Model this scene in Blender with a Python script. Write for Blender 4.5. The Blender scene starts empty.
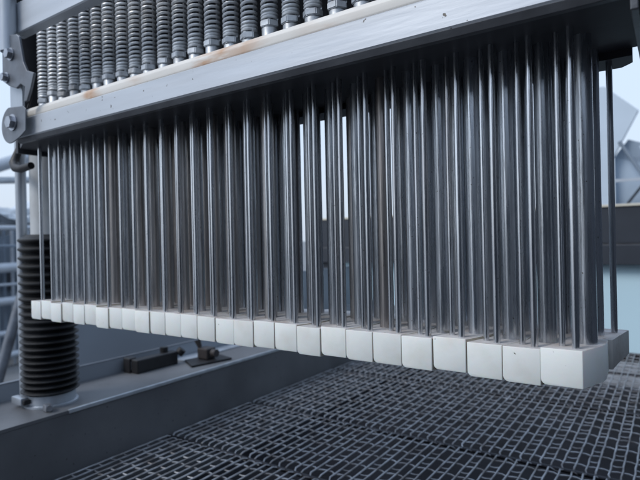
import bpy, bmesh, math, random
from mathutils import Vector, Matrix
random.seed(7)
R = math.radians
S = 0.6          # metres per layout unit (27 plungers, 41 mm apart)
Z0 = 1.46        # height of the eye above the floor, metres
sc = bpy.context.scene
COL = sc.collection

# ------------------------------------------------------------ camera
cd = bpy.data.cameras.new('camera'); cam = bpy.data.objects.new('camera', cd); COL.objects.link(cam)
cd.sensor_width = 36; cd.lens = 29.23; cd.clip_start = 0.02; cd.clip_end = 2000
cam.location = (0, 0, Z0)
yaw, pitch, roll = 0.598675, -0.000909, -0.0215916
fw = Vector((-math.sin(yaw)*math.cos(pitch), math.cos(yaw)*math.cos(pitch), math.sin(pitch)))
r0 = Vector((math.cos(yaw), math.sin(yaw), 0)); u0 = r0.cross(fw)
r1 = r0*math.cos(roll)+u0*math.sin(roll); u1 = -r0*math.sin(roll)+u0*math.cos(roll)
cam.rotation_euler = Matrix((r1, u1, -fw)).transposed().to_euler()
cd.dof.use_dof = True; cd.dof.focus_distance = 1.08*S; cd.dof.aperture_fstop = 7.1
sc.camera = cam

# ------------------------------------------------------------ sky and sun
w = bpy.data.worlds.new('World'); sc.world = w; w.use_nodes = True
nt = w.node_tree; bg = nt.nodes['Background']
sky = nt.nodes.new('ShaderNodeTexSky'); sky.sky_type = 'NISHITA'; sky.sun_disc = False
SUN_EL, SUN_AZ = R(46), R(-150)
sky.sun_elevation = SUN_EL; sky.sun_rotation = SUN_AZ
sky.air_density = 1.3; sky.dust_density = 3.0; sky.ozone_density = 3.0
hs = nt.nodes.new('ShaderNodeHueSaturation'); hs.inputs['Saturation'].default_value = 0.9
nt.links.new(sky.outputs[0], hs.inputs['Color'])
# an overcast layer: even cool cloud, a little brighter overhead, over the clear sky
tc = nt.nodes.new('ShaderNodeTexCoord'); sx = nt.nodes.new('ShaderNodeSeparateXYZ'); nt.links.new(tc.outputs['Generated'], sx.inputs[0])
mr = nt.nodes.new('ShaderNodeMapRange'); nt.links.new(sx.outputs[2], mr.inputs[0]); mr.inputs[1].default_value = 0.0; mr.inputs[2].default_value = 1.0
cl = nt.nodes.new('ShaderNodeMix'); cl.data_type = 'RGBA'; nt.links.new(mr.outputs[0], cl.inputs[0])
cl.inputs[6].default_value = (5.9, 6.8, 8.1, 1); cl.inputs[7].default_value = (7.2, 9.2, 12.4, 1)
mx = nt.nodes.new('ShaderNodeMix'); mx.data_type = 'RGBA'; mx.inputs[0].default_value = 0.75
nt.links.new(hs.outputs[0], mx.inputs[6]); nt.links.new(cl.outputs[2], mx.inputs[7]); nt.links.new(mx.outputs[2], bg.inputs[0])
bg.inputs[1].default_value = 0.12
sl = bpy.data.lights.new('sun', 'SUN'); sl.energy = 1.4; sl.angle = R(22); sl.color = (1.0, 0.97, 0.93)
so = bpy.data.objects.new('sun', sl); COL.objects.link(so); so.location = (0, -3, 6)
sd = Vector((math.sin(SUN_AZ)*math.cos(SUN_EL), math.cos(SUN_AZ)*math.cos(SUN_EL), math.sin(SUN_EL)))
so.rotation_euler = sd.to_track_quat('Z', 'Y').to_euler()
sc.view_settings.view_transform = 'Standard'; sc.view_settings.look = 'None'
sc.view_settings.exposure = 0.15; sc.view_settings.gamma = 1.0
sc.render.engine = 'CYCLES'

# ------------------------------------------------------------ materials
def mat(name, col, rough=0.5, metal=0.0, var=0.0, vscale=6.0, stretch=(1, 1, 1), dirt=None, dirt_amt=0.0,
        dirt_scale=3.0, bump=0.0, bscale=80.0, rvar=0.0, spots=None, spot_amt=0.0, spot_scale=60.0, spec=0.5, sss=0.0, seed=0.0, orand=0.0):
    m = bpy.data.materials.new(name); m.use_nodes = True
    n = m.node_tree.nodes; l = m.node_tree.links; b = n['Principled BSDF']
    b.inputs['Roughness'].default_value = rough; b.inputs['Metallic'].default_value = metal
    b.inputs['Specular IOR Level'].default_value = spec
    if sss: b.inputs['Subsurface Weight'].default_value = sss; b.inputs['Subsurface Scale'].default_value = 0.006
    g = n.new('ShaderNodeNewGeometry'); mp = n.new('ShaderNodeMapping'); mp.inputs['Scale'].default_value = stretch
    mp.inputs['Location'].default_value = (seed, seed*2, seed*3)
    l.new(g.outputs['Position'], mp.inputs['Vector'])
    def noise(scale, det=6.0, src=mp):
        t = n.new('ShaderNodeTexNoise'); t.inputs['Scale'].default_value = scale; t.inputs['Detail'].default_value = det
        l.new(src.outputs['Vector'] if src is mp else src.outputs['Position'], t.inputs['Vector']); return t
    def ramp(src, a, b2):
        r = n.new('ShaderNodeMapRange'); r.inputs['From Min'].default_value = a; r.inputs['From Max'].default_value = b2
        l.new(src, r.inputs['Value']); return r
    def mix(fac, c1, c2, mode='MIX'):
        x = n.new('ShaderNodeMix'); x.data_type = 'RGBA'; x.blend_type = mode
        if isinstance(fac, float): x.inputs[0].default_value = fac
        else: l.new(fac, x.inputs[0])
        for s, c in ((x.inputs[6], c1), (x.inputs[7], c2)):
            if isinstance(c, tuple): s.default_value = (*c, 1)
            else: l.new(c, s)
        return x.outputs[2]
    c = tuple(col)
    cur = c
    if var:
        t = noise(vscale); rr = ramp(t.outputs['Fac'], 0.3, 0.7)
        cur = mix(rr.outputs[0], tuple(v*(1-var) for v in c), tuple(min(1, v*(1+var)) for v in c))
    if dirt:
        t = noise(dirt_scale, 9.0); rr = ramp(t.outputs['Fac'], 0.62-0.3*dirt_amt, 0.82-0.25*dirt_amt)
        mm = n.new('ShaderNodeMath'); mm.operation = 'MULTIPLY'; mm.inputs[1].default_value = min(1, dirt_amt*1.4)
        l.new(rr.outputs[0], mm.inputs[0]); cur = mix(mm.outputs[0], cur, tuple(dirt))
    if spots:
        t = noise(spot_scale, 2.0, g); rr = ramp(t.outputs['Fac'], 0.74-0.1*spot_amt, 0.77-0.1*spot_amt)
        cur = mix(rr.outputs[0], cur, tuple(spots))
    if orand:
        oi = n.new('ShaderNodeObjectInfo'); rr = ramp(oi.outputs['Random'], 0, 1)
        rr.inputs['To Min'].default_value = 1-orand; rr.inputs['To Max'].default_value = 1.0
        cc = n.new('ShaderNodeCombineColor')
        for k in range(3): l.new(rr.outputs[0], cc.inputs[k])
        cur = mix(1.0, cur, cc.outputs[0], 'MULTIPLY')
    if isinstance(cur, tuple): b.inputs['Base Color'].default_value = (*cur, 1)
    else: l.new(cur, b.inputs['Base Color'])
    if rvar:
        t = noise(vscale*1.7); rr = ramp(t.outputs['Fac'], 0.25, 0.75)
        rr.inputs['To Min'].default_value = max(0.03, rough-rvar); rr.inputs['To Max'].default_value = rough+rvar
        l.new(rr.outputs[0], b.inputs['Roughness'])
    if bump:
        t = noise(bscale, 4.0); bm_ = n.new('ShaderNodeBump'); bm_.inputs['Strength'].default_value = bump
        bm_.inputs['Distance'].default_value = 0.002; l.new(t.outputs['Fac'], bm_.inputs['Height'])
        l.new(bm_.outputs[0], b.inputs['Normal'])
    return m

M = {}
M['rod'] = mat('stainless rod', (0.70, 0.72, 0.75), 0.25, 1.0, 0.10, 60, (1, 1, 0.12), (0.22, 0.17, 0.14), 0.35, 22, 0.10, 260, 0.07, (0.10, 0.08, 0.07), 0.2, 330, orand=0.2)
M['tube'] = mat('brushed tube', (0.66, 0.69, 0.73), 0.27, 1.0, 0.26, 90, (1, 1, 0.05), (0.25, 0.25, 0.26), 0.36, 14, 0.22, 300, 0.09, (0.10, 0.07, 0.05), 0.2, 300, seed=3, orand=0.22)
M['tube_rust'] = mat('stained tube', (0.57, 0.55, 0.54), 0.32, 1.0, 0.28, 80, (1, 1, 0.06), (0.27, 0.21, 0.18), 0.48, 12, 0.22, 300, 0.08, seed=8)
M['plastic'] = mat('white plastic', (0.80, 0.825, 0.80), 0.45, 0, 0.03, 14, (1, 1, 1), (0.62, 0.60, 0.53), 0.32, 20, 0.15, 90, 0.06, (0.12, 0.10, 0.09), 0.10, 130, sss=0.25, orand=0.12)
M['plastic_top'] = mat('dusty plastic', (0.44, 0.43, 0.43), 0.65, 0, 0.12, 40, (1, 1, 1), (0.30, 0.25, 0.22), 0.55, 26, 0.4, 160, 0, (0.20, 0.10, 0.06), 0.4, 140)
M['plastic_grey'] = mat('grimy plastic', (0.36, 0.36, 0.35), 0.6, 0, 0.15, 20, (1, 1, 1), (0.22, 0.20, 0.18), 0.5, 18, 0.3, 120)  # darker grey for the rear part of each shoe
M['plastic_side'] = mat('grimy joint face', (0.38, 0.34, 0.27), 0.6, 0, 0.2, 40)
M['plastic_orange'] = mat('rust dust', (0.55, 0.20, 0.09), 0.7, 0, 0.3, 60)
M['beam'] = mat('galvanised beam', (0.53, 0.56, 0.60), 0.40, 0.4, 0.10, 30, (0.12, 1, 1), (0.36, 0.36, 0.37), 0.45, 7, 0.16, 90, 0.10, (0.12, 0.11, 0.10), 0.16, 120)
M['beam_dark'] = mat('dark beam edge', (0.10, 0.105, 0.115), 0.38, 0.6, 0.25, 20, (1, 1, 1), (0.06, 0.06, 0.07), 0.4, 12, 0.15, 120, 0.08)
M['under'] = mat('housing steel', (0.045, 0.047, 0.055), 0.55, 0.3, 0.3, 9, bump=0.1)
M['spring'] = mat('spring steel', (0.84, 0.87, 0.90), 0.45, 0.5, 0.12, 60, (1, 1, 1), (0.30, 0.28, 0.27), 0.3, 30, 0.12, 220, 0.08)
M['nut'] = mat('zinc nut', (0.62, 0.65, 0.68), 0.5, 0.7, 0.12, 60, (1, 1, 1), (0.25, 0.23, 0.21), 0.4, 40, 0.15, 200, 0.1)
M['rubber'] = mat('black rubber', (0.007, 0.008, 0.010), 0.5, 0, 0.3, 20, (1, 1, 1), (0.035, 0.037, 0.042), 0.35, 14, 0.2, 120, 0.08)
M['frame'] = mat('painted frame', (0.125, 0.13, 0.14), 0.5, 0.15, 0.22, 5, (1, 1, 1), (0.16, 0.165, 0.17), 0.35, 6, 0.15, 60, 0.1, (0.03, 0.03, 0.03), 0.2, 120)
M['frame_edge'] = mat('worn frame edge', (0.50, 0.54, 0.58), 0.4, 0.6, 0.15, 30)
M['panel_grey'] = mat('blue grey panel', (0.27, 0.30, 0.34), 0.55, 0.1, 0.08, 3)
M['plate'] = mat('bracket plate', (0.15, 0.165, 0.19), 0.42, 0.5, 0.2, 20, (1, 1, 1), (0.09, 0.09, 0.10), 0.4, 14, 0.2, 90, 0.1)
M['light_steel'] = mat('light steel', (0.42, 0.46, 0.51), 0.38, 0.5, 0.12, 20, (1, 1, 0.4), (0.25, 0.26, 0.27), 0.35, 14, 0.15, 90, 0.1)
M['piston'] = mat('white piston sleeve', (0.50, 0.52, 0.53), 0.5, 0, 0.12, 16, (1, 1, 0.5), (0.30, 0.30, 0.29), 0.45, 22, 0.15, 60)
M['bolt'] = mat('bolt', (0.36, 0.38, 0.42), 0.35, 0.8, 0.15, 60)
M['black'] = mat('black fitting', (0.016, 0.016, 0.018), 0.5, 0.1, 0.3, 30, bump=0.2)
M['wire'] = mat('belt wire', (0.34, 0.35, 0.37), 0.62, 0.6, 0.25, 30, (1, 1, 1), (0.13, 0.11, 0.10), 0.55, 22, 0.15, 160, 0.08)
M['wire_dark'] = mat('greasy rod', (0.035, 0.035, 0.04), 0.42, 0.9, 0.25, 30, bump=0.2)
M['pan'] = mat('belt pan', (0.018, 0.018, 0.022), 0.75, 0.0, 0.3, 6, spec=0.15)  # near-black colour standing in for the shade below the belt
M['floor'] = mat('concrete', (0.17, 0.175, 0.18), 0.8, 0, 0.2, 2, (1, 1, 1), (0.10, 0.10, 0.10), 0.4, 1.2, 0.3, 40)
M['blue_panel'] = mat('pale blue panel', (0.56, 0.76, 0.85), 0.5, 0, 0.04, 1.5)
M['dark_panel'] = mat('charcoal panel', (0.035, 0.042, 0.055), 0.5, 0.1, 0.2, 4)
M['brown_panel'] = mat('dark machine panel', (0.035, 0.03, 0.03), 0.6, 0.1, 0.3, 3)
M['trim'] = mat('beige trim', (0.60, 0.57, 0.48), 0.5, 0, 0.1, 5)
M['roof_sheet'] = mat('grey roof sheet', (0.30, 0.37, 0.45), 0.5, 0.2, 0.25, 0.8, (1, 1, 1), (0.15, 0.19, 0.24), 0.5, 1.0)
M['roof_pale'] = mat('pale translucent sheet', (0.50, 0.58, 0.66), 0.45, 0, 0.08, 1.0)
M['rail'] = mat('pale rail', (0.42, 0.46, 0.51), 0.45, 0.2, 0.1, 4)
M['shed'] = mat('shed cladding', (0.16, 0.20, 0.25), 0.6, 0, 0.25, 1.6)
M['glass'] = mat('greenhouse glass', (0.30, 0.37, 0.44), 0.15, 0, 0.3, 1.0)
M['cloth'] = mat('pale sheeting', (0.50, 0.55, 0.60), 0.7, 0, 0.3, 3.0, bump=0.6, bscale=8)

# rust and scuffs of their own shape on the cream guide strip
def strip_mat():
    m = bpy.data.materials.new('cream guide strip'); m.use_nodes = True
    n = m.node_tree.nodes; l = m.node_tree.links; b = n['Principled BSDF']; b.inputs['Roughness'].default_value = 0.5
    g = n.new('ShaderNodeNewGeometry'); sp = n.new('ShaderNodeSeparateXYZ'); l.new(g.outputs['Position'], sp.inputs[0])
    t = n.new('ShaderNodeTexNoise'); t.inputs['Scale'].default_value = 40; t.inputs['Detail'].default_value = 8
    mp = n.new('ShaderNodeMapping'); mp.inputs['Scale'].default_value = (0.35, 1, 1.6)
    l.new(g.outputs['Position'], mp.inputs[0]); l.new(mp.outputs[0], t.inputs[0])
    cur = None
    base = n.new('ShaderNodeMix'); base.data_type = 'RGBA'; base.inputs[6].default_value = (0.80, 0.77, 0.72, 1); base.inputs[7].default_value = (0.62, 0.60, 0.56, 1)
    l.new(t.outputs['Fac'], base.inputs[0]); cur = base.outputs[2]
    for x0, wd, amt in ((-0.93, 0.12, 1.0), (-0.80, 0.09, 0.8), (-0.87, 0.03, 1.0), (-1.40, 0.06, 1.0), (-1.42, 0.02, 1.0), (-1.20, 0.05, 0.4), (-0.57, 0.1, 0.35)):
        s = n.new('ShaderNodeMath'); s.operation = 'SUBTRACT'; l.new(sp.outputs[0], s.inputs[0]); s.inputs[1].default_value = x0*S
        a = n.new('ShaderNodeMath'); a.operation = 'ABSOLUTE'; l.new(s.outputs[0], a.inputs[0])
        r = n.new('ShaderNodeMapRange'); l.new(a.outputs[0], r.inputs[0]); r.inputs[1].default_value = 0; r.inputs[2].default_value = wd*S
        r.inputs[3].default_value = amt; r.inputs[4].default_value = 0
        k = n.new('ShaderNodeMapRange'); l.new(t.outputs['Fac'], k.inputs[0]); k.inputs[1].default_value = 0.40; k.inputs[2].default_value = 0.56
        mu = n.new('ShaderNodeMath'); mu.operation = 'MULTIPLY'; l.new(r.outputs[0], mu.inputs[0]); l.new(k.outputs[0], mu.inputs[1])
        x = n.new('ShaderNodeMix'); x.data_type = 'RGBA'; l.new(mu.outputs[0], x.inputs[0]); l.new(cur, x.inputs[6]); x.inputs[7].default_value = (0.52, 0.33, 0.21, 1)
        cur = x.outputs[2]
    l.new(cur, b.inputs['Base Color']); return m
M['strip'] = strip_mat()

# ------------------------------------------------------------ builders
def P(x, y, z): return Vector((x*S, y*S, z*S))
def link(name, bm, m, parent=None, smooth=False, origin=None):
    me = bpy.data.meshes.new(name)
    bmesh.ops.recalc_face_normals(bm, faces=bm.faces)
    bm.to_mesh(me); bm.free()
    for mm in (m if isinstance(m, (list, tuple)) else [m]): me.materials.append(mm)
    if smooth:
        for p in me.polygons: p.use_smooth = True
        me.set_sharp_from_angle(angle=R(38))
    o = bpy.data.objects.new(name, me); COL.objects.link(o)
    if parent is not None: o.parent = parent
    else: o.location = (0, 0, Z0)
    return o
def thing(name, label, cat, loc=(0, 0, 0), group=None):
    o = bpy.data.objects.new(name, None); COL.objects.link(o); o.empty_display_size = 0.05
    p = P(*loc); o.location = (p.x, p.y, p.z+Z0); o['label'] = label; o['category'] = cat
    if group: o['group'] = group
    return o
def tag(o, label, cat, group=None):
    o['label'] = label; o['category'] = cat
    if group: o['group'] = group
    return o
def struct(o): o['kind'] = 'structure'; return o
def box(bm, x0, x1, y0, y1, z0, z1, bev=0.0, seg=2):
    b = bmesh.new()
    bmesh.ops.create_cube(b, size=1)
    for v in b.verts: v.co = P(x0+(v.co.x+.5)*(x1-x0), y0+(v.co.y+.5)*(y1-y0), z0+(v.co.z+.5)*(z1-z0))
    if bev: bmesh.ops.bevel(b, geom=b.edges[:], offset=bev*S, segments=seg, affect='EDGES', profile=0.5)
    merge(bm, b)
def merge(bm, b):
    t = bpy.data.meshes.new('t'); b.to_mesh(t); b.free(); bm.from_mesh(t); bpy.data.meshes.remove(t)
def prism(bm, pts, axis, a0, a1, bev=0.0, seg=2):
    """pts in the plane across the axis: 'z': (x,y); 'x': (y,z); 'y': (x,z)"""
    b = bmesh.new(); v0 = []; v1 = []
    for p in pts:
        for a, l in ((a0, v0), (a1, v1)):
            c = {'z': (p[0], p[1], a), 'x': (a, p[0], p[1]), 'y': (p[0], a, p[1])}[axis]
            l.append(b.verts.new(P(*c)))
    b.faces.new(v0); b.faces.new(v1[::-1]); n = len(pts)
    for i in range(n): b.faces.new((v0[i], v1[i], v1[(i+1) % n], v0[(i+1) % n]))
    bmesh.ops.recalc_face_normals(b, faces=b.faces)
    if bev: bmesh.ops.bevel(b, geom=b.edges[:], offset=bev*S, segments=seg, affect='EDGES', profile=0.5, clamp_overlap=True)
    merge(bm, b)
def tube(bm, path, r, n=8, caps=True, up=None):
    """sweep a circle of radius r (layout units, or one per point) along a path of layout points"""
    pts = [P(*p) for p in path]; N = len(pts); rings = []
    t0 = (pts[1]-pts[0]).normalized(); a = up or (Vector((1, 0, 0)) if abs(t0.x) < .9 else Vector((0, 1, 0)))
    nrm = (a - t0*a.dot(t0)).normalized()
    for i in range(N):
        t = (pts[min(i+1, N-1)]-pts[max(i-1, 0)]).normalized()
        nrm = (nrm - t*nrm.dot(t)).normalized(); bn = t.cross(nrm)
        rr = (r[i] if isinstance(r, (list, tuple)) else r)*S
        rings.append([bm.verts.new(pts[i]+(nrm*math.cos(2*math.pi*k/n)+bn*math.sin(2*math.pi*k/n))*rr) for k in range(n)])
    for i in range(N-1):
        for k in range(n): bm.faces.new((rings[i][k], rings[i][(k+1) % n], rings[i+1][(k+1) % n], rings[i+1][k]))
    if caps: bm.faces.new(rings[0][::-1]); bm.faces.new(rings[-1])
def lathe(bm, cx, cy, prof, n=32):
    rings = [[bm.verts.new(P(cx+r*math.cos(2*math.pi*k/n), cy+r*math.sin(2*math.pi*k/n), z)) for k in range(n)] for r, z in prof]
    for i in range(len(rings)-1):
        for k in range(n): bm.faces.new((rings[i][k], rings[i][(k+1) % n], rings[i+1][(k+1) % n], rings[i+1][k]))
    bm.faces.new(rings[0][::-1]); bm.faces.new(rings[-1])
def hexnut(bm, cx, cy, z0, z1, r, rot=0.0):
    b = bmesh.new(); lo = []; hi = []
    for k in range(6):
        a = rot+k*math.pi/3
        lo.append(b.verts.new(P(cx+r*math.cos(a), cy+r*math.sin(a), z0))); hi.append(b.verts.new(P(cx+r*math.cos(a), cy+r*math.sin(a), z1)))
    b.faces.new(lo[::-1]); b.faces.new(hi)
    for k in range(6): b.faces.new((lo[k], lo[(k+1) % 6], hi[(k+1) % 6], hi[k]))
    bmesh.ops.bevel(b, geom=b.edges[:], offset=0.0022*S, segments=2, affect='EDGES'); merge(bm, b)
def bolt_y(bm, x, y, z, r, d=0.014):
    """hex bolt head with washer standing out of a face that looks along -Y"""
    b = bmesh.new()
    tube(b, [(x, y, z), (x, y-0.004, z)], r*1.35, 20); 
    tube(b, [(x, y-0.004, z), (x, y-d, z)], r, 6); merge(bm, b)
def bolt_z(bm, x, y, z, r, d=0.014):
    tube(bm, [(x, y, z), (x, y, z+0.004)], r*1.4, 18); tube(bm, [(x, y, z+0.004), (x, y, z+d)], r, 6)

# ------------------------------------------------------------ the setting
bm = bmesh.new(); g = 400
vs = [bm.verts.new(Vector((x, y, 0))) for x, y in ((-g, -g), (g, -g), (g, g), (-g, g))]; bm.faces.new(vs)
fl = link('ground', bm, M['floor']); fl.location = (0, 0, 0); struct(fl)

b = bmesh.new(); box(b, -1.6, 14, -7.4, -7.0, -2.43, 2.7); struct(link('workshop_wall', b, M['dark_panel']))  # unseen wall added behind the camera to darken low reflections in the steel
b = bmesh.new(); box(b, 5.6, 6.0, -6.9, 22.0, -2.43, 4.2); struct(link('workshop_wall', b, M['dark_panel']))  # unseen wall added at right so the rods' right sides turn dark
# ------------------------------------------------------------ plungers
PITCH, XR, N = 0.0692, -0.135, 27
ZT, ZB = -0.204, -0.271
def block_bm(end=False, rear=False):
    """one plunger shoe seen from above as a slanted finger, local x from its front right corner"""
    gap = 0.0022 if not end else 0.0
    right = [(0, 1.0), (0.0245, 1.068), (0.0275, 1.085), (0.0275, 1.128)] if not rear else [(0.0345, 1.130), (0.041, 1.18), (0.053, 1.262)]
    left = [(x-PITCH+gap, y) for x, y in right]
    b = bmesh.new()
    # profile along the finger: bottom rises toward the back
    zb = [ZB, ZB, ZB+0.001, ZB+0.006] if not rear else [ZB+0.010, ZB+0.014, ZB+0.017]
    RT = [b.verts.new(P(x, y, ZT)) for x, y in right]; RB = [b.verts.new(P(x, y, z)) for (x, y), z in zip(right, zb)]
    LT = [b.verts.new(P(x, y, ZT)) for x, y in left]; LB = [b.verts.new(P(x, y, z)) for (x, y), z in zip(left, zb)]
    n = len(right)
    top = []
    for i in range(n-1):
        b.faces.new((RB[i], RB[i+1], RT[i+1], RT[i])); b.faces.new((LB[i+1], LB[i], LT[i], LT[i+1]))
        f = b.faces.new((RT[i], RT[i+1], LT[i+1], LT[i])); top.append(f)
        b.faces.new((RB[i+1], RB[i], LB[i], LB[i+1]))
    b.faces.new((RT[0], LT[0], LB[0], RB[0])); b.faces.new((RB[-1], LB[-1], LT[-1], RT[-1]))
    bmesh.ops.recalc_face_normals(b, faces=b.faces)
    b.edges.ensure_lookup_table()
    def ed(a, c): return b.edges.get((a, c))
    # big soft corner bottom left and along the bottom, small elsewhere
    big = [ed(LB[i], LB[i+1]) for i in range(n-1)]
    bmesh.ops.bevel(b, geom=[e for e in big if e], offset=0.010*S, segments=4, affect='EDGES', profile=0.5, clamp_overlap=True)
    sharp = [e for e in b.edges if len(e.link_faces) == 2 and e.calc_face_angle(0) > R(50)]
    bmesh.ops.bevel(b, geom=sharp, offset=0.0016*S, segments=2, affect='EDGES', profile=0.5, clamp_overlap=True)
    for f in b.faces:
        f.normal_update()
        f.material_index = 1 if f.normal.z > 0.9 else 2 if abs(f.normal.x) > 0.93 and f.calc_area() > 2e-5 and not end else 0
    return b
RODS = [('thin_rod', -0.0125, 1.0155, 0.0064, 'rod'), ('thin_rod', -0.0370, 1.030, 0.0056, 'rod'),
        ('tube', -0.001, 1.076, 0.0168, 'tube'), ('tube', -0.0023, 1.1795, 0.0183, 'tube'), ('thin_rod', 0.0300, 1.220, 0.0062, 'rod'),
        ('thin_rod', 0.0178, 1.1903, 0.0060, 'rod'), ('thin_rod', -0.0293, 1.2207, 0.0062, 'rod')]
ZROD = 0.40
def coil_bm():
    b = bmesh.new(); pts = []; z = 0.0; a = 0.0; n = 14
    while z < 0.46:
        turn = a/(2*math.pi)
        pitch = 0.0040 if turn < 1 else 0.0092 if turn < 2 else min(0.0140, 0.0092+0.0018*(turn-2))
        pts.append((0.0192*math.cos(a), 0.0192*math.sin(a), z)); a += 2*math.pi/n; z += pitch/n
    tube(b, pts, 0.0042, 8, up=Vector((0, 0, 1)))
    return b
words = ['first', 'second', 'third', 'fourth', 'fifth', 'sixth', 'seventh', 'eighth', 'ninth', 'tenth', 'eleventh', 'twelfth', 'thirteenth']
def ordn(i):
    if i == 0: return 'white plastic press block with bright side face, nearest right end of the row'
    if i == N-1: return 'white plastic press block at the far left end, over the black bellows'
    if i < 13: return 'white plastic press block on steel rods, %s counted from the near right end' % words[i]
    if i == 13: return 'white plastic press block on steel rods, middle one of the whole row'
    return 'white plastic press block on steel rods, %s counted from the far left end' % words[N-1-i]
def make_plunger(i):
    t = thing('press_plunger', ordn(i), 'plunger', (XR, 0, 0), 'spring loaded plungers in the row')
    b = block_bm(i == 0)
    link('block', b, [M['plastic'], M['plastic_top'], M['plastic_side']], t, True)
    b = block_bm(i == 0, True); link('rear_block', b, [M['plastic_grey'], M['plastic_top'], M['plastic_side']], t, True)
    for nm, x, y, r, m in RODS:
        if i == 0 and x == 0.0178: continue
        b = bmesh.new(); tube(b, [(x, y, ZT-0.002), (x, y, ZROD)], r, 20 if r > .01 else 14); link(nm, b, M[m], t, True)
    zc = 0.505
    b = bmesh.new(); tube(b, [(-0.0335, 1.05, 0.41), (-0.0335, 1.05, 1.02)], 0.0105, 12); link('guide_rod', b, M['under'], t, True)
    b = bmesh.new(); lathe(b, -0.0335, 1.05, [(0.0205, 0.41), (0.0205, zc+0.036), (0.0195, zc+0.038)], 20); link('collar', b, M['nut'], t, True)
    b = bmesh.new(); hexnut(b, -0.0335, 1.05, zc+0.0385, zc+0.056, 0.0262, 0.3); nut = link('nut', b, M['nut'], t, True)
    b = coil_bm(); sp = link('spring', b, M['spring'], t, True); sp.location = P(-0.0335, 1.05, zc+0.0600)
    return t
plungers = [make_plunger(0)]
proto = None
for i in range(1, N):
    if proto is None:
        t = make_plunger(1); proto = t
    else:
        t = proto.copy(); COL.objects.link(t); t['label'] = ordn(i)
        for ch in list(proto.children):
            c = ch.copy(); COL.objects.link(c); c.parent = t
            if c.name.startswith('nut'): pass
    plungers.append(t)
stained_mesh = {}  # brown stained copies of the tube meshes
for i, t in enumerate(plungers):
    p = P(XR-i*PITCH+random.uniform(-.0008, .0008), random.uniform(-.0022, .0022), random.uniform(-.0034, .0030))
    t.location = (p.x, p.y, p.z+Z0)
    dz = random.uniform(-0.007, 0.007)*S; ra = random.uniform(-0.5, 0.5)
    for c in t.children:
        if c.name.startswith(('nut', 'collar')): c.location.z += dz
        if c.name.startswith('spring'):
            c.location.z += dz; c.rotation_euler.z = ra
        if c.name.startswith('nut'):
            # turn the nut about its own axis
            cx, cy = -0.0335*S, 1.05*S; a = random.uniform(-0.5, 0.5)
            c.rotation_euler.z = a
            c.location.x = cx-(cx*math.cos(a)-cy*math.sin(a)); c.location.y = cy-(cx*math.sin(a)+cy*math.cos(a))
        if c.name.startswith('tube') and (5 <= i <= 21) and random.random() < 0.38:
            if c.data.name not in stained_mesh:
                me = c.data.copy(); me.materials[0] = M['tube_rust']; stained_mesh[c.data.name] = me
            c.data = stained_mesh[c.data.name]
            c['label'] = 'steel tube stained brown'

# ------------------------------------------------------------ press head: lower beam, housing, upper beam, side plates
head = thing('press_machine', 'grey steel press head beam carrying the rods and springs', 'machine frame', (0, 0, 0))
b = bmesh.new()
prism(b, [(0.8797, 0.3667), (0.8829, 0.3630), (0.8862, 0.3625), (0.8862, 0.4260), (0.8829, 0.4264), (0.8797, 0.4232)], 'x', -1.8381, 0.55); 
link('lower_beam_face', b, M['beam'], head)
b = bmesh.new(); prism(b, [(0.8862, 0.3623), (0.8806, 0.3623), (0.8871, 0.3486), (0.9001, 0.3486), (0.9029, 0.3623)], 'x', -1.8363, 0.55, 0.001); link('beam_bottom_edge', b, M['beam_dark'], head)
b = bmesh.new(); prism(b, [(0.8864, 0.4195), (0.8814, 0.4283), (0.8814, 0.4445), (0.8862, 0.4547), (0.8945, 0.4584), (0.9214, 0.4584), (0.9214, 0.4195)], 'x', -1.8057, 0.55, 0.0018); link('guide_strip', b, M['strip'], head, True)
b = bmesh.new(); prism(b, [(-1.825, 0.9033), (0.55, 0.9033), (0.55, 1.2038), (-2.045, 1.2038), (-2.030, 0.985)], 'z', 0.3670, 0.4260)
prism(b, [(-2.045, 1.2043), (-2.045, 1.2816), (-0.0870, 1.2816), (-0.0722, 1.2649), (-0.0648, 1.2547), (-0.0630, 1.2043)], 'z', 0.3520, 0.4260)
link('guide_plate', b, M['under'], head)
b = bmesh.new(); box(b, -2.044, 0.55, 1.270, 1.2815, 0.4264, 1.1575); link('rear_panel', b, M['under'], head)
b = bmesh.new(); box(b, -2.062, -2.0465, 0.985, 1.2815, 0.3519, 1.1575); link('end_plate', b, M['under'], head)
b = bmesh.new(); prism(b, [(0.8797, 0.7186), (0.8834, 0.7149), (0.9167, 0.7149), (0.9167, 0.8195), (0.8834, 0.8195), (0.8797, 0.8158)], 'x', -1.8455, 0.55); link('upper_beam_face', b, M['beam'], head)
b = bmesh.new(); box(b, -1.8103, 0.55, 0.9177, 1.2690, 0.9538, 1.0093); box(b, -2.0440, -1.8105, 0.987, 1.2690, 0.9538, 1.0093); link('top_plate', b, M['under'], head)
b = bmesh.new(); box(b, -0.0482, -0.0370, 0.8890, 1.1945, 0.3260, 0.3505, 0.002); link('cross_bar', b, M['beam_dark'], head)

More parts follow.
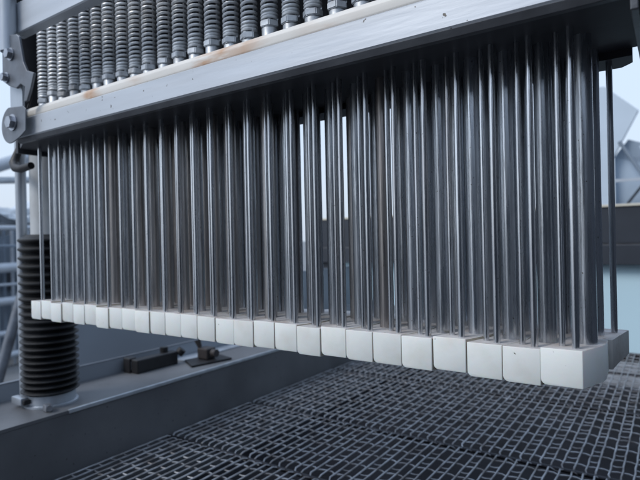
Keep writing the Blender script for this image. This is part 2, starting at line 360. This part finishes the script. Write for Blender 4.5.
# left linkage: plates, lug, bolts and rod on the beam's end
lk = thing('lifting_bracket', 'dark grey bolted lifting bracket at the left end of the beam', 'bracket', (-1.8242, 0.8612, 0.4074))
SHIFT = {}
def rel(o, root):
    o.matrix_parent_inverse = Matrix.Identity(4); o.location = Vector((0, 0, Z0))-root.location; return o
b = bmesh.new(); tube(b, [(-1.8520, 0.8566, 0.6482), (-1.8566, 0.8566, 1.0649)], 0.026, 18); rel(link('lift_rod', b, M['light_steel'], lk, True), lk)
b = bmesh.new(); prism(b, [(-1.8826, 0.7084), (-1.7826, 0.6899), (-1.7705, 0.6806), (-1.7455, 0.5926), (-1.7242, 0.5602), (-1.6807, 0.5445), (-1.7020, 0.5000), (-1.7270, 0.4630), (-1.7455, 0.4630), (-1.7390, 0.5112), (-1.7640, 0.5241), (-1.7937, 0.5149), (-1.8427, 0.5324), (-1.8844, 0.5556)], 'y', 0.8491, 0.8584, 0.0025); rel(link('upper_plate', b, M['plate'], lk), lk)
b = bmesh.new(); prism(b, [(-1.8752, 0.5556), (-1.7937, 0.5371), (-1.7937, 0.4167), (-1.8752, 0.4167)], 'y', 0.8681, 0.8769, 0.002); rel(link('link_bar', b, M['light_steel'], lk), lk)
b = bmesh.new()
lug = [(-1.8474+0.0611*math.cos(a), 0.4037+0.0611*math.sin(a)) for a in [R(100+8*k) for k in range(24)]]
lug += [(-1.7872, 0.3565), (-1.7501, 0.3723), (-1.7455, 0.4426), (-1.7594, 0.4537)]
prism(b, lug, 'y', 0.8538, 0.8579, 0.0022); rel(link('lug_plate', b, M['plate'], lk), lk)
for x, z, r, y in ((-1.8214, 0.6325, 0.0157, 0.8491), (-1.8529, 0.5612, 0.0130, 0.8491), (-1.8289, 0.4093, 0.0204, 0.8538)):
    b = bmesh.new(); bolt_y(b, x, y, z, r, 0.018); rel(link('bolt', b, M['bolt'], lk), lk)
b = bmesh.new(); tube(b, [(-1.7409, 0.8704, 0.5186), (-1.7316, 0.8658, 0.4815), (-1.7455, 0.8612, 0.4445)], 0.0037, 8); rel(link('cable', b, M['black'], lk, True), lk)
lk.location.x += 0.026*S

# right cheek: only a dark edge at the top right corner is seen
# ------------------------------------------------------------ bellows cylinder
CX, CY, ZF = -2.225, 1.185, -0.672
bl = thing('bellows_cylinder', 'black ribbed rubber bellows round a white piston, left of the rods', 'bellows', (CX, CY, ZF))
b = bmesh.new(); prof = []; nb = 22; HB = [0.85+0.45*(k/21)**1.5 for k in range(22)]; HB = [v/sum(HB) for v in HB]; z0, z1 = ZF+0.048, 0.042
for k in range(nb):
    h = (z1-z0)*HB[k]; za = z0+(z1-z0)*sum(HB[:k])
    prof += [(0.090, za), (0.104, za+h*.22), (0.1135, za+h*.40), (0.1145, za+h*.50), (0.1135, za+h*.60), (0.104, za+h*.78), (0.090, za+h*.97)]
prof = [(0.090, z0-0.004)]+prof+[(0.085, z1+0.004), (0.070, z1+0.005)]
lathe(b, CX, CY, prof, 44); rel(link('bellows', b, M['rubber'], bl, True), bl)
b = bmesh.new(); lathe(b, CX+0.012, CY, [(0.070, z1-.02), (0.070, 0.50)], 32); rel(link('piston', b, M['piston'], bl, True), bl)
b = bmesh.new(); lathe(b, CX, CY, [(0.098, ZF+0.012), (0.098, z0), (0.088, z0+0.004)], 40); rel(link('hose_clamp', b, M['light_steel'], bl, True), bl)
b = bmesh.new(); box(b, CX-0.075, CX+0.005, CY-0.128, CY-0.098, ZF+0.016, ZF+0.046, 0.005); rel(link('clamp_screw', b, M['light_steel'], bl, True), bl)
b = bmesh.new(); box(b, CX+0.006, CX+0.024, CY-0.124, CY-0.097, ZF+0.02, ZF+0.04, 0.003); rel(link('screw_head', b, M['black'], bl, True), bl)
b = bmesh.new(); lathe(b, CX, CY, [(0.108, ZF+0.0005), (0.108, ZF+0.0085), (0.104, ZF+0.011)], 40); rel(link('base_flange', b, M['light_steel'], bl, True), bl)
b = bmesh.new(); box(b, CX+0.100, CX+0.128, CY-0.09, CY-0.06, ZF+0.0008, ZF+0.03, 0.004)
tube(b, [(CX+0.128, CY-0.075, ZF+0.018), (CX+0.145, CY-0.085, ZF+0.018)], 0.012, 10); rel(link('air_fitting', b, M['bolt'], bl, True), bl)

# guide post and clip left of the piston
pp = thing('guide_post', 'slim light grey upright post between window view and white piston', 'post', (-2.31, 1.12, ZF))
b = bmesh.new(); tube(b, [(-2.31, 1.12, ZF+0.001), (-2.31, 1.12, 0.50)], 0.0215, 20); rel(link('post', b, M['light_steel'], pp, True), pp)
b = bmesh.new(); tube(b, [(-2.255, 1.10, 0.430), (-2.270, 1.085, 0.375), (-2.268, 1.075, 0.345), (-2.235, 1.065, 0.322), (-2.18, 1.06, 0.312), (-2.10, 1.06, 0.318)], [0.012, 0.016, 0.02, 0.018, 0.016, 0.014], 12)
hc = link('hose_clip', b, M['black'], None, True); tag(hc, 'black curved hose clip round the slim post under the beam', 'hose')

# ------------------------------------------------------------ conveyor frame
fr = thing('conveyor_frame', 'dark grey conveyor side frame with a pale worn edge', 'frame', (-2.2, 2, ZF))
XE = -2.045
b = bmesh.new(); box(b, XE-0.36, XE, -0.6, 5.0, ZF-0.013, ZF); rel(link('top_flange', b, M['frame'], fr), fr)
b = bmesh.new(); box(b, XE-0.006, XE+0.003, 1.16, 4.99, ZF-0.0135, ZF+0.003, 0.0018); rel(link('worn_edge', b, M['frame_edge'], fr), fr)
b = bmesh.new(); box(b, XE-0.02, XE-0.0015, -0.6, 5.0, -1.25, ZF-0.014); rel(link('side_plate', b, M['frame'], fr), fr)
b = bmesh.new(); box(b, XE-0.385, XE-0.362, -0.6, 5.0, ZF-0.2, ZF+0.075, 0.002); rel(link('upstand', b, M['panel_grey'], fr), fr)
b = bmesh.new(); box(b, XE-0.386, XE-0.3605, -0.6, 4.9, ZF+0.0755, ZF+0.0785, 0.001); rel(link('upstand_edge', b, M['plate'], fr), fr)
b = bmesh.new(); box(b, 1.02, 1.06, -0.6, 5.0, -1.25, ZF, 0.002); rel(link('side_plate', b, M['frame'], fr), fr)
gp = tag(link('guard_panel', (lambda b: (box(b, XE-0.75, XE-0.73, 1.50, 5.0, -1.3, -0.28), b)[1])(bmesh.new()), M['panel_grey']), 'blue grey sheet guard behind the black bellows', 'panel')

# bracket and stop lying on the frame
br = thing('bearing_block', 'long black bearing block bolted on the conveyor frame', 'bearing', (-2.33, 1.78, ZF))
b = bmesh.new(); box(b, -2.338, -2.286, 1.665, 1.93, ZF+0.0005, ZF+0.072, 0.006); rel(link('housing', b, M['black'], br), br)
b = bmesh.new(); box(b, -2.392, -2.339, 1.655, 1.70, ZF+0.0005, ZF+0.078, 0.006); rel(link('end_cap', b, M['black'], br), br)
b = bmesh.new(); box(b, -2.3505, -2.3385, 1.6645, 1.68, ZF+0.014, ZF+0.06, 0.002); rel(link('label_plate', b, M['light_steel'], br), br)
b = bmesh.new(); tube(b, [(-2.33, 1.87, ZF+0.0725), (-2.33, 1.87, ZF+0.10)], 0.022, 12); tube(b, [(-2.30, 1.945, ZF+0.05), (-2.285, 1.96, ZF+0.075)], 0.024, 12); rel(link('screw_cap', b, M['black'], br, True), br)
st = thing('stop_bracket', 'small dark brown stop block on a flat plate beside the bearing', 'bracket', (-2.2, 2.05, ZF))
b = bmesh.new(); prism(b, [(-2.29, 1.98), (-2.145, 1.90), (-2.09, 2.15), (-2.25, 2.19)], 'z', ZF+0.0006, ZF+0.012, 0.002); rel(link('base_plate', b, M['black'], st), st)
b = bmesh.new(); box(b, -2.245, -2.165, 2.03, 2.10, ZF+0.0125, ZF+0.075, 0.008); rel(link('block', b, M['brown_panel'], st), st)
b = bmesh.new(); tube(b, [(-2.235, 2.045, ZF+0.0755), (-2.25, 2.04, ZF+0.115)], [0.012, 0.018], 12); rel(link('screw', b, M['brown_panel'], st, True), st)
b = bmesh.new(); tube(b, [(-2.15, 2.06, ZF+0.05), (-2.12, 2.06, ZF+0.05)], 0.022, 12); rel(link('screw', b, M['brown_panel'], st, True), st)
sh = bmesh.new(); box(sh, -2.402, -2.30, 1.98, 2.9, ZF+0.0008, ZF+0.006, 0.001)
rel(link('pale_packing_strip', sh, M['light_steel'], fr), fr)  # flat pale strip on the frame's top flange

# ------------------------------------------------------------ wire mesh belt
belt = thing('wire_mesh_belt', 'dark steel wire mesh conveyor belt under the press blocks', 'conveyor belt', (0, 0, -0.93))
ZW = 0.0; XL, XRR = -2.03, 1.0; SP = 0.041
secs = [(0.80, 1.644), (1.666, 2.224), (2.246, 3.094), (3.116, 3.96), (3.98, 4.66)]
nst = int((XRR-XL)/SP)
strand_mesh = {}
big = bmesh.new(); lk_bm = bmesh.new()
made = 0
for si, (ya, yb) in enumerate(secs):
    m = max(4, round((yb-ya)/0.118)); dy = (yb-ya)/m
    ys = [ya+dy*(k+.5) for k in range(m)]
    # cross wires: crimped over and under the strands
    b = bmesh.new(); pts = []
    for k in range(nst*2+1):
        x = XL+0.004+k*SP/2
        odd = (k//2) % 2
        pts.append((x, (0.006 if odd else -0.006)+random.uniform(-.001, .001), (0.004 if k % 4 == 1 else 0.0)))
    tube(b, pts, 0.0033, 5, up=Vector((0, 0, 1)))
    me = None
    for y in ys:
        if me is None:
            o = link('cross_wire', b, M['wire'], belt, True); me = o.data; c = o
        else:
            c = bpy.data.objects.new('cross_wire', me); COL.objects.link(c); c.parent = belt
        c.location = P(random.uniform(-.002, .002), y+random.uniform(-.004, .004), 0)
    # strands: lengthwise wires, joined two by two by a hook at alternate ends
    variants = []
    for v in range(4):
        b = bmesh.new(); pts = []
        nn = m*2+1
        for k in range(nn):
            y = ya+0.012+(yb-ya-0.024)*k/(nn-1)
            pts.append(((0.0015 if k % 2 else -0.0015)+random.uniform(-.0008, .0008), y, 0.004+(0.0025 if k % 2 else 0)))
        if v % 2 == 0:
            pts = [(SP*0.92, ya-0.006, -0.012), (SP*0.45, ya-0.008, -0.010)] + [(0.004, ya-0.002, -0.002)] + pts + [(0.006, yb+0.006, -0.002), (0.012, yb+0.014, -0.008)]
        else:
            pts = [(-0.006, ya-0.010, -0.008), (0, ya, 0.002)] + pts + [(0.004, yb+0.002, -0.002), (SP*0.5, yb+0.008, -0.010), (SP*0.92, yb+0.006, -0.012)]
        tube(b, pts, 0.0037 if v < 2 else 0.0034, 6, up=Vector((0, 0, 1)))
        variants.append(b)
    if si < 4:
        objs = [link('strand_wire', b, M['wire'], belt, True) for b in variants]
        used = [False]*4
        for j in range(nst):
            v = (j % 2)+2*random.randint(0, 1)
            if not used[v]: c = objs[v]; used[v] = True
            else: c = objs[v].copy(); COL.objects.link(c)
            c.location = P(XL+0.004+j*SP+random.uniform(-.0015, .0015), random.uniform(-.004, .004), 0)
            c.rotation_euler.z = random.uniform(-.0012, .0012)
    else:
        for j in range(nst):
            tmp = variants[j % 2].copy()
            for vtx in tmp.verts: vtx.co.x += (XL+0.004+j*SP)*S
            merge(big, tmp)
        for b in variants: b.free()
    # link wires: the second layer seen in every other column
    for j in range(0, nst, 2):
        x = XL+0.004+j*SP
        for y in ys+[ys[0]-dy]:
            for q in (0.5,):
                yy = y+dy*q
                if ya < yy < yb:
                    tube(lk_bm, [(x+0.001, yy-0.006, 0.000), (x+SP*.35, yy-0.002, -0.003), (x+SP*.65, yy+0.002, -0.003), (x+SP-0.001, yy+0.006, 0.000)], 0.0028, 4, caps=False, up=Vector((0, 0, 1)))
o = link('strand_wires_far', big, M['wire'], belt, True); o.name = 'far_strand_wire'; o['kind'] = 'stuff'
o = link('link_wire', lk_bm, M['wire'], belt, True); o['kind'] = 'stuff'
rm = None
for y in (1.655, 2.235, 3.105, 3.97):
    if rm is None:
        b = bmesh.new(); tube(b, [(XL-0.01, 0, -0.006), (XRR, 0, -0.006)], 0.0090, 10); c = link('joint_rod', b, M['wire_dark'], belt, True); rm = c.data
    else: c = bpy.data.objects.new('joint_rod', rm); COL.objects.link(c); c.parent = belt
    c.location = P(0, y, 0)
shade_sheet = bmesh.new(); box(shade_sheet, -2.045, 1.019, -0.6, 4.68, -1.24, -1.20); struct(link('drip_tray', shade_sheet, M['pan']))  # dark sheet added in place of the shade seen through the mesh
# ------------------------------------------------------------ the far end of the machine
e = thing('end_housing', 'pale blue machine panel under a charcoal band behind the belt', 'machine housing', (-1.5, 4.72, -1.2))
b = bmesh.new(); box(b, -2.98, 1.4, 4.70, 4.74, -0.935, -0.246); rel(link('blue_panel', b, M['blue_panel'], e), e)
b = bmesh.new(); box(b, -2.98, 1.4, 4.66, 4.695, -1.0, -0.936); rel(link('bottom_rail', b, M['black'], e), e)
b = bmesh.new(); box(b, -3.235, 1.4, 4.62, 4.76, -0.245, -0.09, 0.004); rel(link('charcoal_band', b, M['dark_panel'], e), e)
b = bmesh.new(); box(b, -3.235, 1.4, 4.64, 4.76, -0.078, 0.205, 0.004); rel(link('charcoal_band', b, M['dark_panel'], e), e)
b = bmesh.new(); box(b, -3.235, 1.4, 4.63, 4.72, -0.0895, -0.0785); rel(link('groove', b, M['beam_dark'], e), e)
b = bmesh.new(); box(b, -3.235, 1.4, 4.63, 4.78, 0.2055, 0.226, 0.003); rel(link('top_trim', b, M['trim'], e), e)
b = bmesh.new(); box(b, -3.235, -2.985, 4.66, 4.74, -1.2, -0.2455, 0.003); rel(link('end_post', b, M['dark_panel'], e), e)
cab = thing('control_cabinet', 'dark machine cabinet glimpsed between the rods left of centre', 'cabinet', (-4.5, 4.8, -1.2))
b = bmesh.new(); box(b, -6.6, -3.40, 4.4, 4.62, -2.4, 1.3, 0.01); rel(link('body', b, M['brown_panel'], cab), cab)
b = bmesh.new(); box(b, -6.5, -3.48, 4.385, 4.3995, -0.9, 1.2, 0.003); rel(link('door', b, M['dark_panel'], cab), cab)

# far roofs beyond the machine, right
rf = thing('shed_roof', 'blurred blue grey shed roof with pale sheet, upper right background', 'shed', (-0.5, 16, -2.4))
def quad_slab(bm, pts, th):
    b = bmesh.new(); a = [b.verts.new(P(*p)) for p in pts]; c = [b.verts.new(P(p[0], p[1]+th, p[2])) for p in pts]
    b.faces.new(a); b.faces.new(c[::-1]); n = len(pts)
    for i in range(n): b.faces.new((a[i], c[i], c[(i+1) % n], a[(i+1) % n]))
    merge(bm, b)
b = bmesh.new(); quad_slab(b, [(-1.9, 15, 0.4), (-1.9, 15, 3.75), (-1.40, 15, 3.72), (-0.68, 15, 3.02), (-1.25, 15, 1.9), (-1.25, 15, 0.4)], 0.2); rel(link('gable_sheet', b, M['roof_pale'], rf), rf)
b = bmesh.new(); quad_slab(b, [(-1.24, 15.3, 0.3), (-1.24, 15.3, 1.95), (-0.92, 15.2, 2.35), (0.6, 15.0, 1.72), (3.2, 14.8, 0.9), (3.2, 14.8, 0.3)], 0.2); rel(link('roof', b, M['roof_sheet'], rf), rf)
for k in range(7):
    x = -1.1+0.45*k
    b = bmesh.new(); tube(b, [(x, 15.0, 2.25-0.36*(x+1)), (x+1.0, 14.8, 0.5-0.2*k*.3)], 0.045, 6); rel(link('rib', b, M['roof_pale'] if k % 2 else M['shed'], rf), rf)
for k in range(9):
    x = -1.2+0.33*k
    b = bmesh.new(); tube(b, [(x, 14.7, 0.35), (x+0.75, 14.6, 1.35-0.05*k)], 0.03+0.02*(k % 3), 6); rel(link('slat', b, M['glass' if k % 2 else 'dark_panel'], rf), rf)
b = bmesh.new(); box(b, -1.22, 3.0, 14.62, 14.66, 1.25, 1.32); rel(link('purlin', b, M['rail'], rf), rf)
b = bmesh.new(); box(b, -2.4, 3.4, 15.6, 18, -2.43, 0.6); rel(link('wall', b, M['shed'], rf), rf)

# left background: pale rails, sheeting and a greenhouse frame
gh = thing('greenhouse', 'blurred pale greenhouse framing beyond the left posts', 'greenhouse', (-14, 7, -2.4))
def px_rail(y0, y1, z0, z1, r=0.09, m='rail', X=-11.0):
    b = bmesh.new(); tube(b, [(X, y0, z0), (X, y1, z1)], r, 10); rel(link('rail', b, M[m], gh, True), gh)
b = bmesh.new(); box(b, -13.0, -12.8, 1.0, 12.0, -2.43, 0.38); rel(link('side_wall', b, M['shed'], gh), gh)
# a bag of folded sheeting, lumpy
b = bmesh.new(); nx, nz = 60, 12; rows = []
for i in range(nx+1):
    y = 3.0+6.0*i/nx; row = []
    for k in range(nz+1):
        a = math.pi*k/nz
        row.append(b.verts.new(P(-12.3+0.55*math.sin(a)*(1+0.25*math.sin(y*7+k)), y, 0.72+0.16*math.sin(y*3.1)+0.30*(1-2*k/nz)*(-1)+0.05*math.sin(y*11+k*2))))
    rows.append(row)
for i in range(nx):
    for k in range(nz): b.faces.new((rows[i][k], rows[i+1][k], rows[i+1][k+1], rows[i][k+1]))
b.faces.new(rows[0]); b.faces.new(rows[-1][::-1])
for i in range(nx): b.faces.new((rows[i][0], rows[i][nz], rows[i+1][nz], rows[i+1][0]))
rel(link('folded_sheeting', b, M['cloth'], gh, True), gh)
px_rail(3.0, 8.0, 0.75, 2.95, 0.13); px_rail(3.0, 8.0, 1.12, 1.60, 0.07, 'cloth')
px_rail(3.0, 8.0, 0.34, 0.40, 0.055); px_rail(3.0, 8.0, -0.46, -0.38, 0.10); px_rail(3.0, 8.0, -1.12, -1.05, 0.085); px_rail(3.0, 8.0, -1.75, -1.7, 0.06); px_rail(3.0, 8.0, -2.25, -2.05, 0.07)
px_rail(3.0, 8.0, 0.02, -0.02, 0.03, 'shed'); px_rail(3.0, 8.0, -0.75, -0.78, 0.03)
for k in range(26):
    y = 4.0+0.16*k
    b = bmesh.new(); tube(b, [(-11.3, y, -2.43), (-11.3, y, 0.33 if k % 3 else 1.1)], 0.035 if k % 3 else 0.05, 8); rel(link('upright', b, M['shed' if k % 2 else 'rail'], gh, True), gh)
for k in range(14):
    b = bmesh.new(); box(b, -12.79, -12.7, 3.6+0.36*k, 3.6+0.36*k+0.2, -1.0, -0.55); rel(link('window', b, M['dark_panel'], gh), gh)
b = bmesh.new(); tube(b, [(-5.0, 1.82, -2.43), (-5.0, 2.485, -0.22)], 0.045, 12); tag(link('diagonal_strut', b, M['plate'], None, True), 'blurred diagonal grey strut at the lower left edge', 'strut')
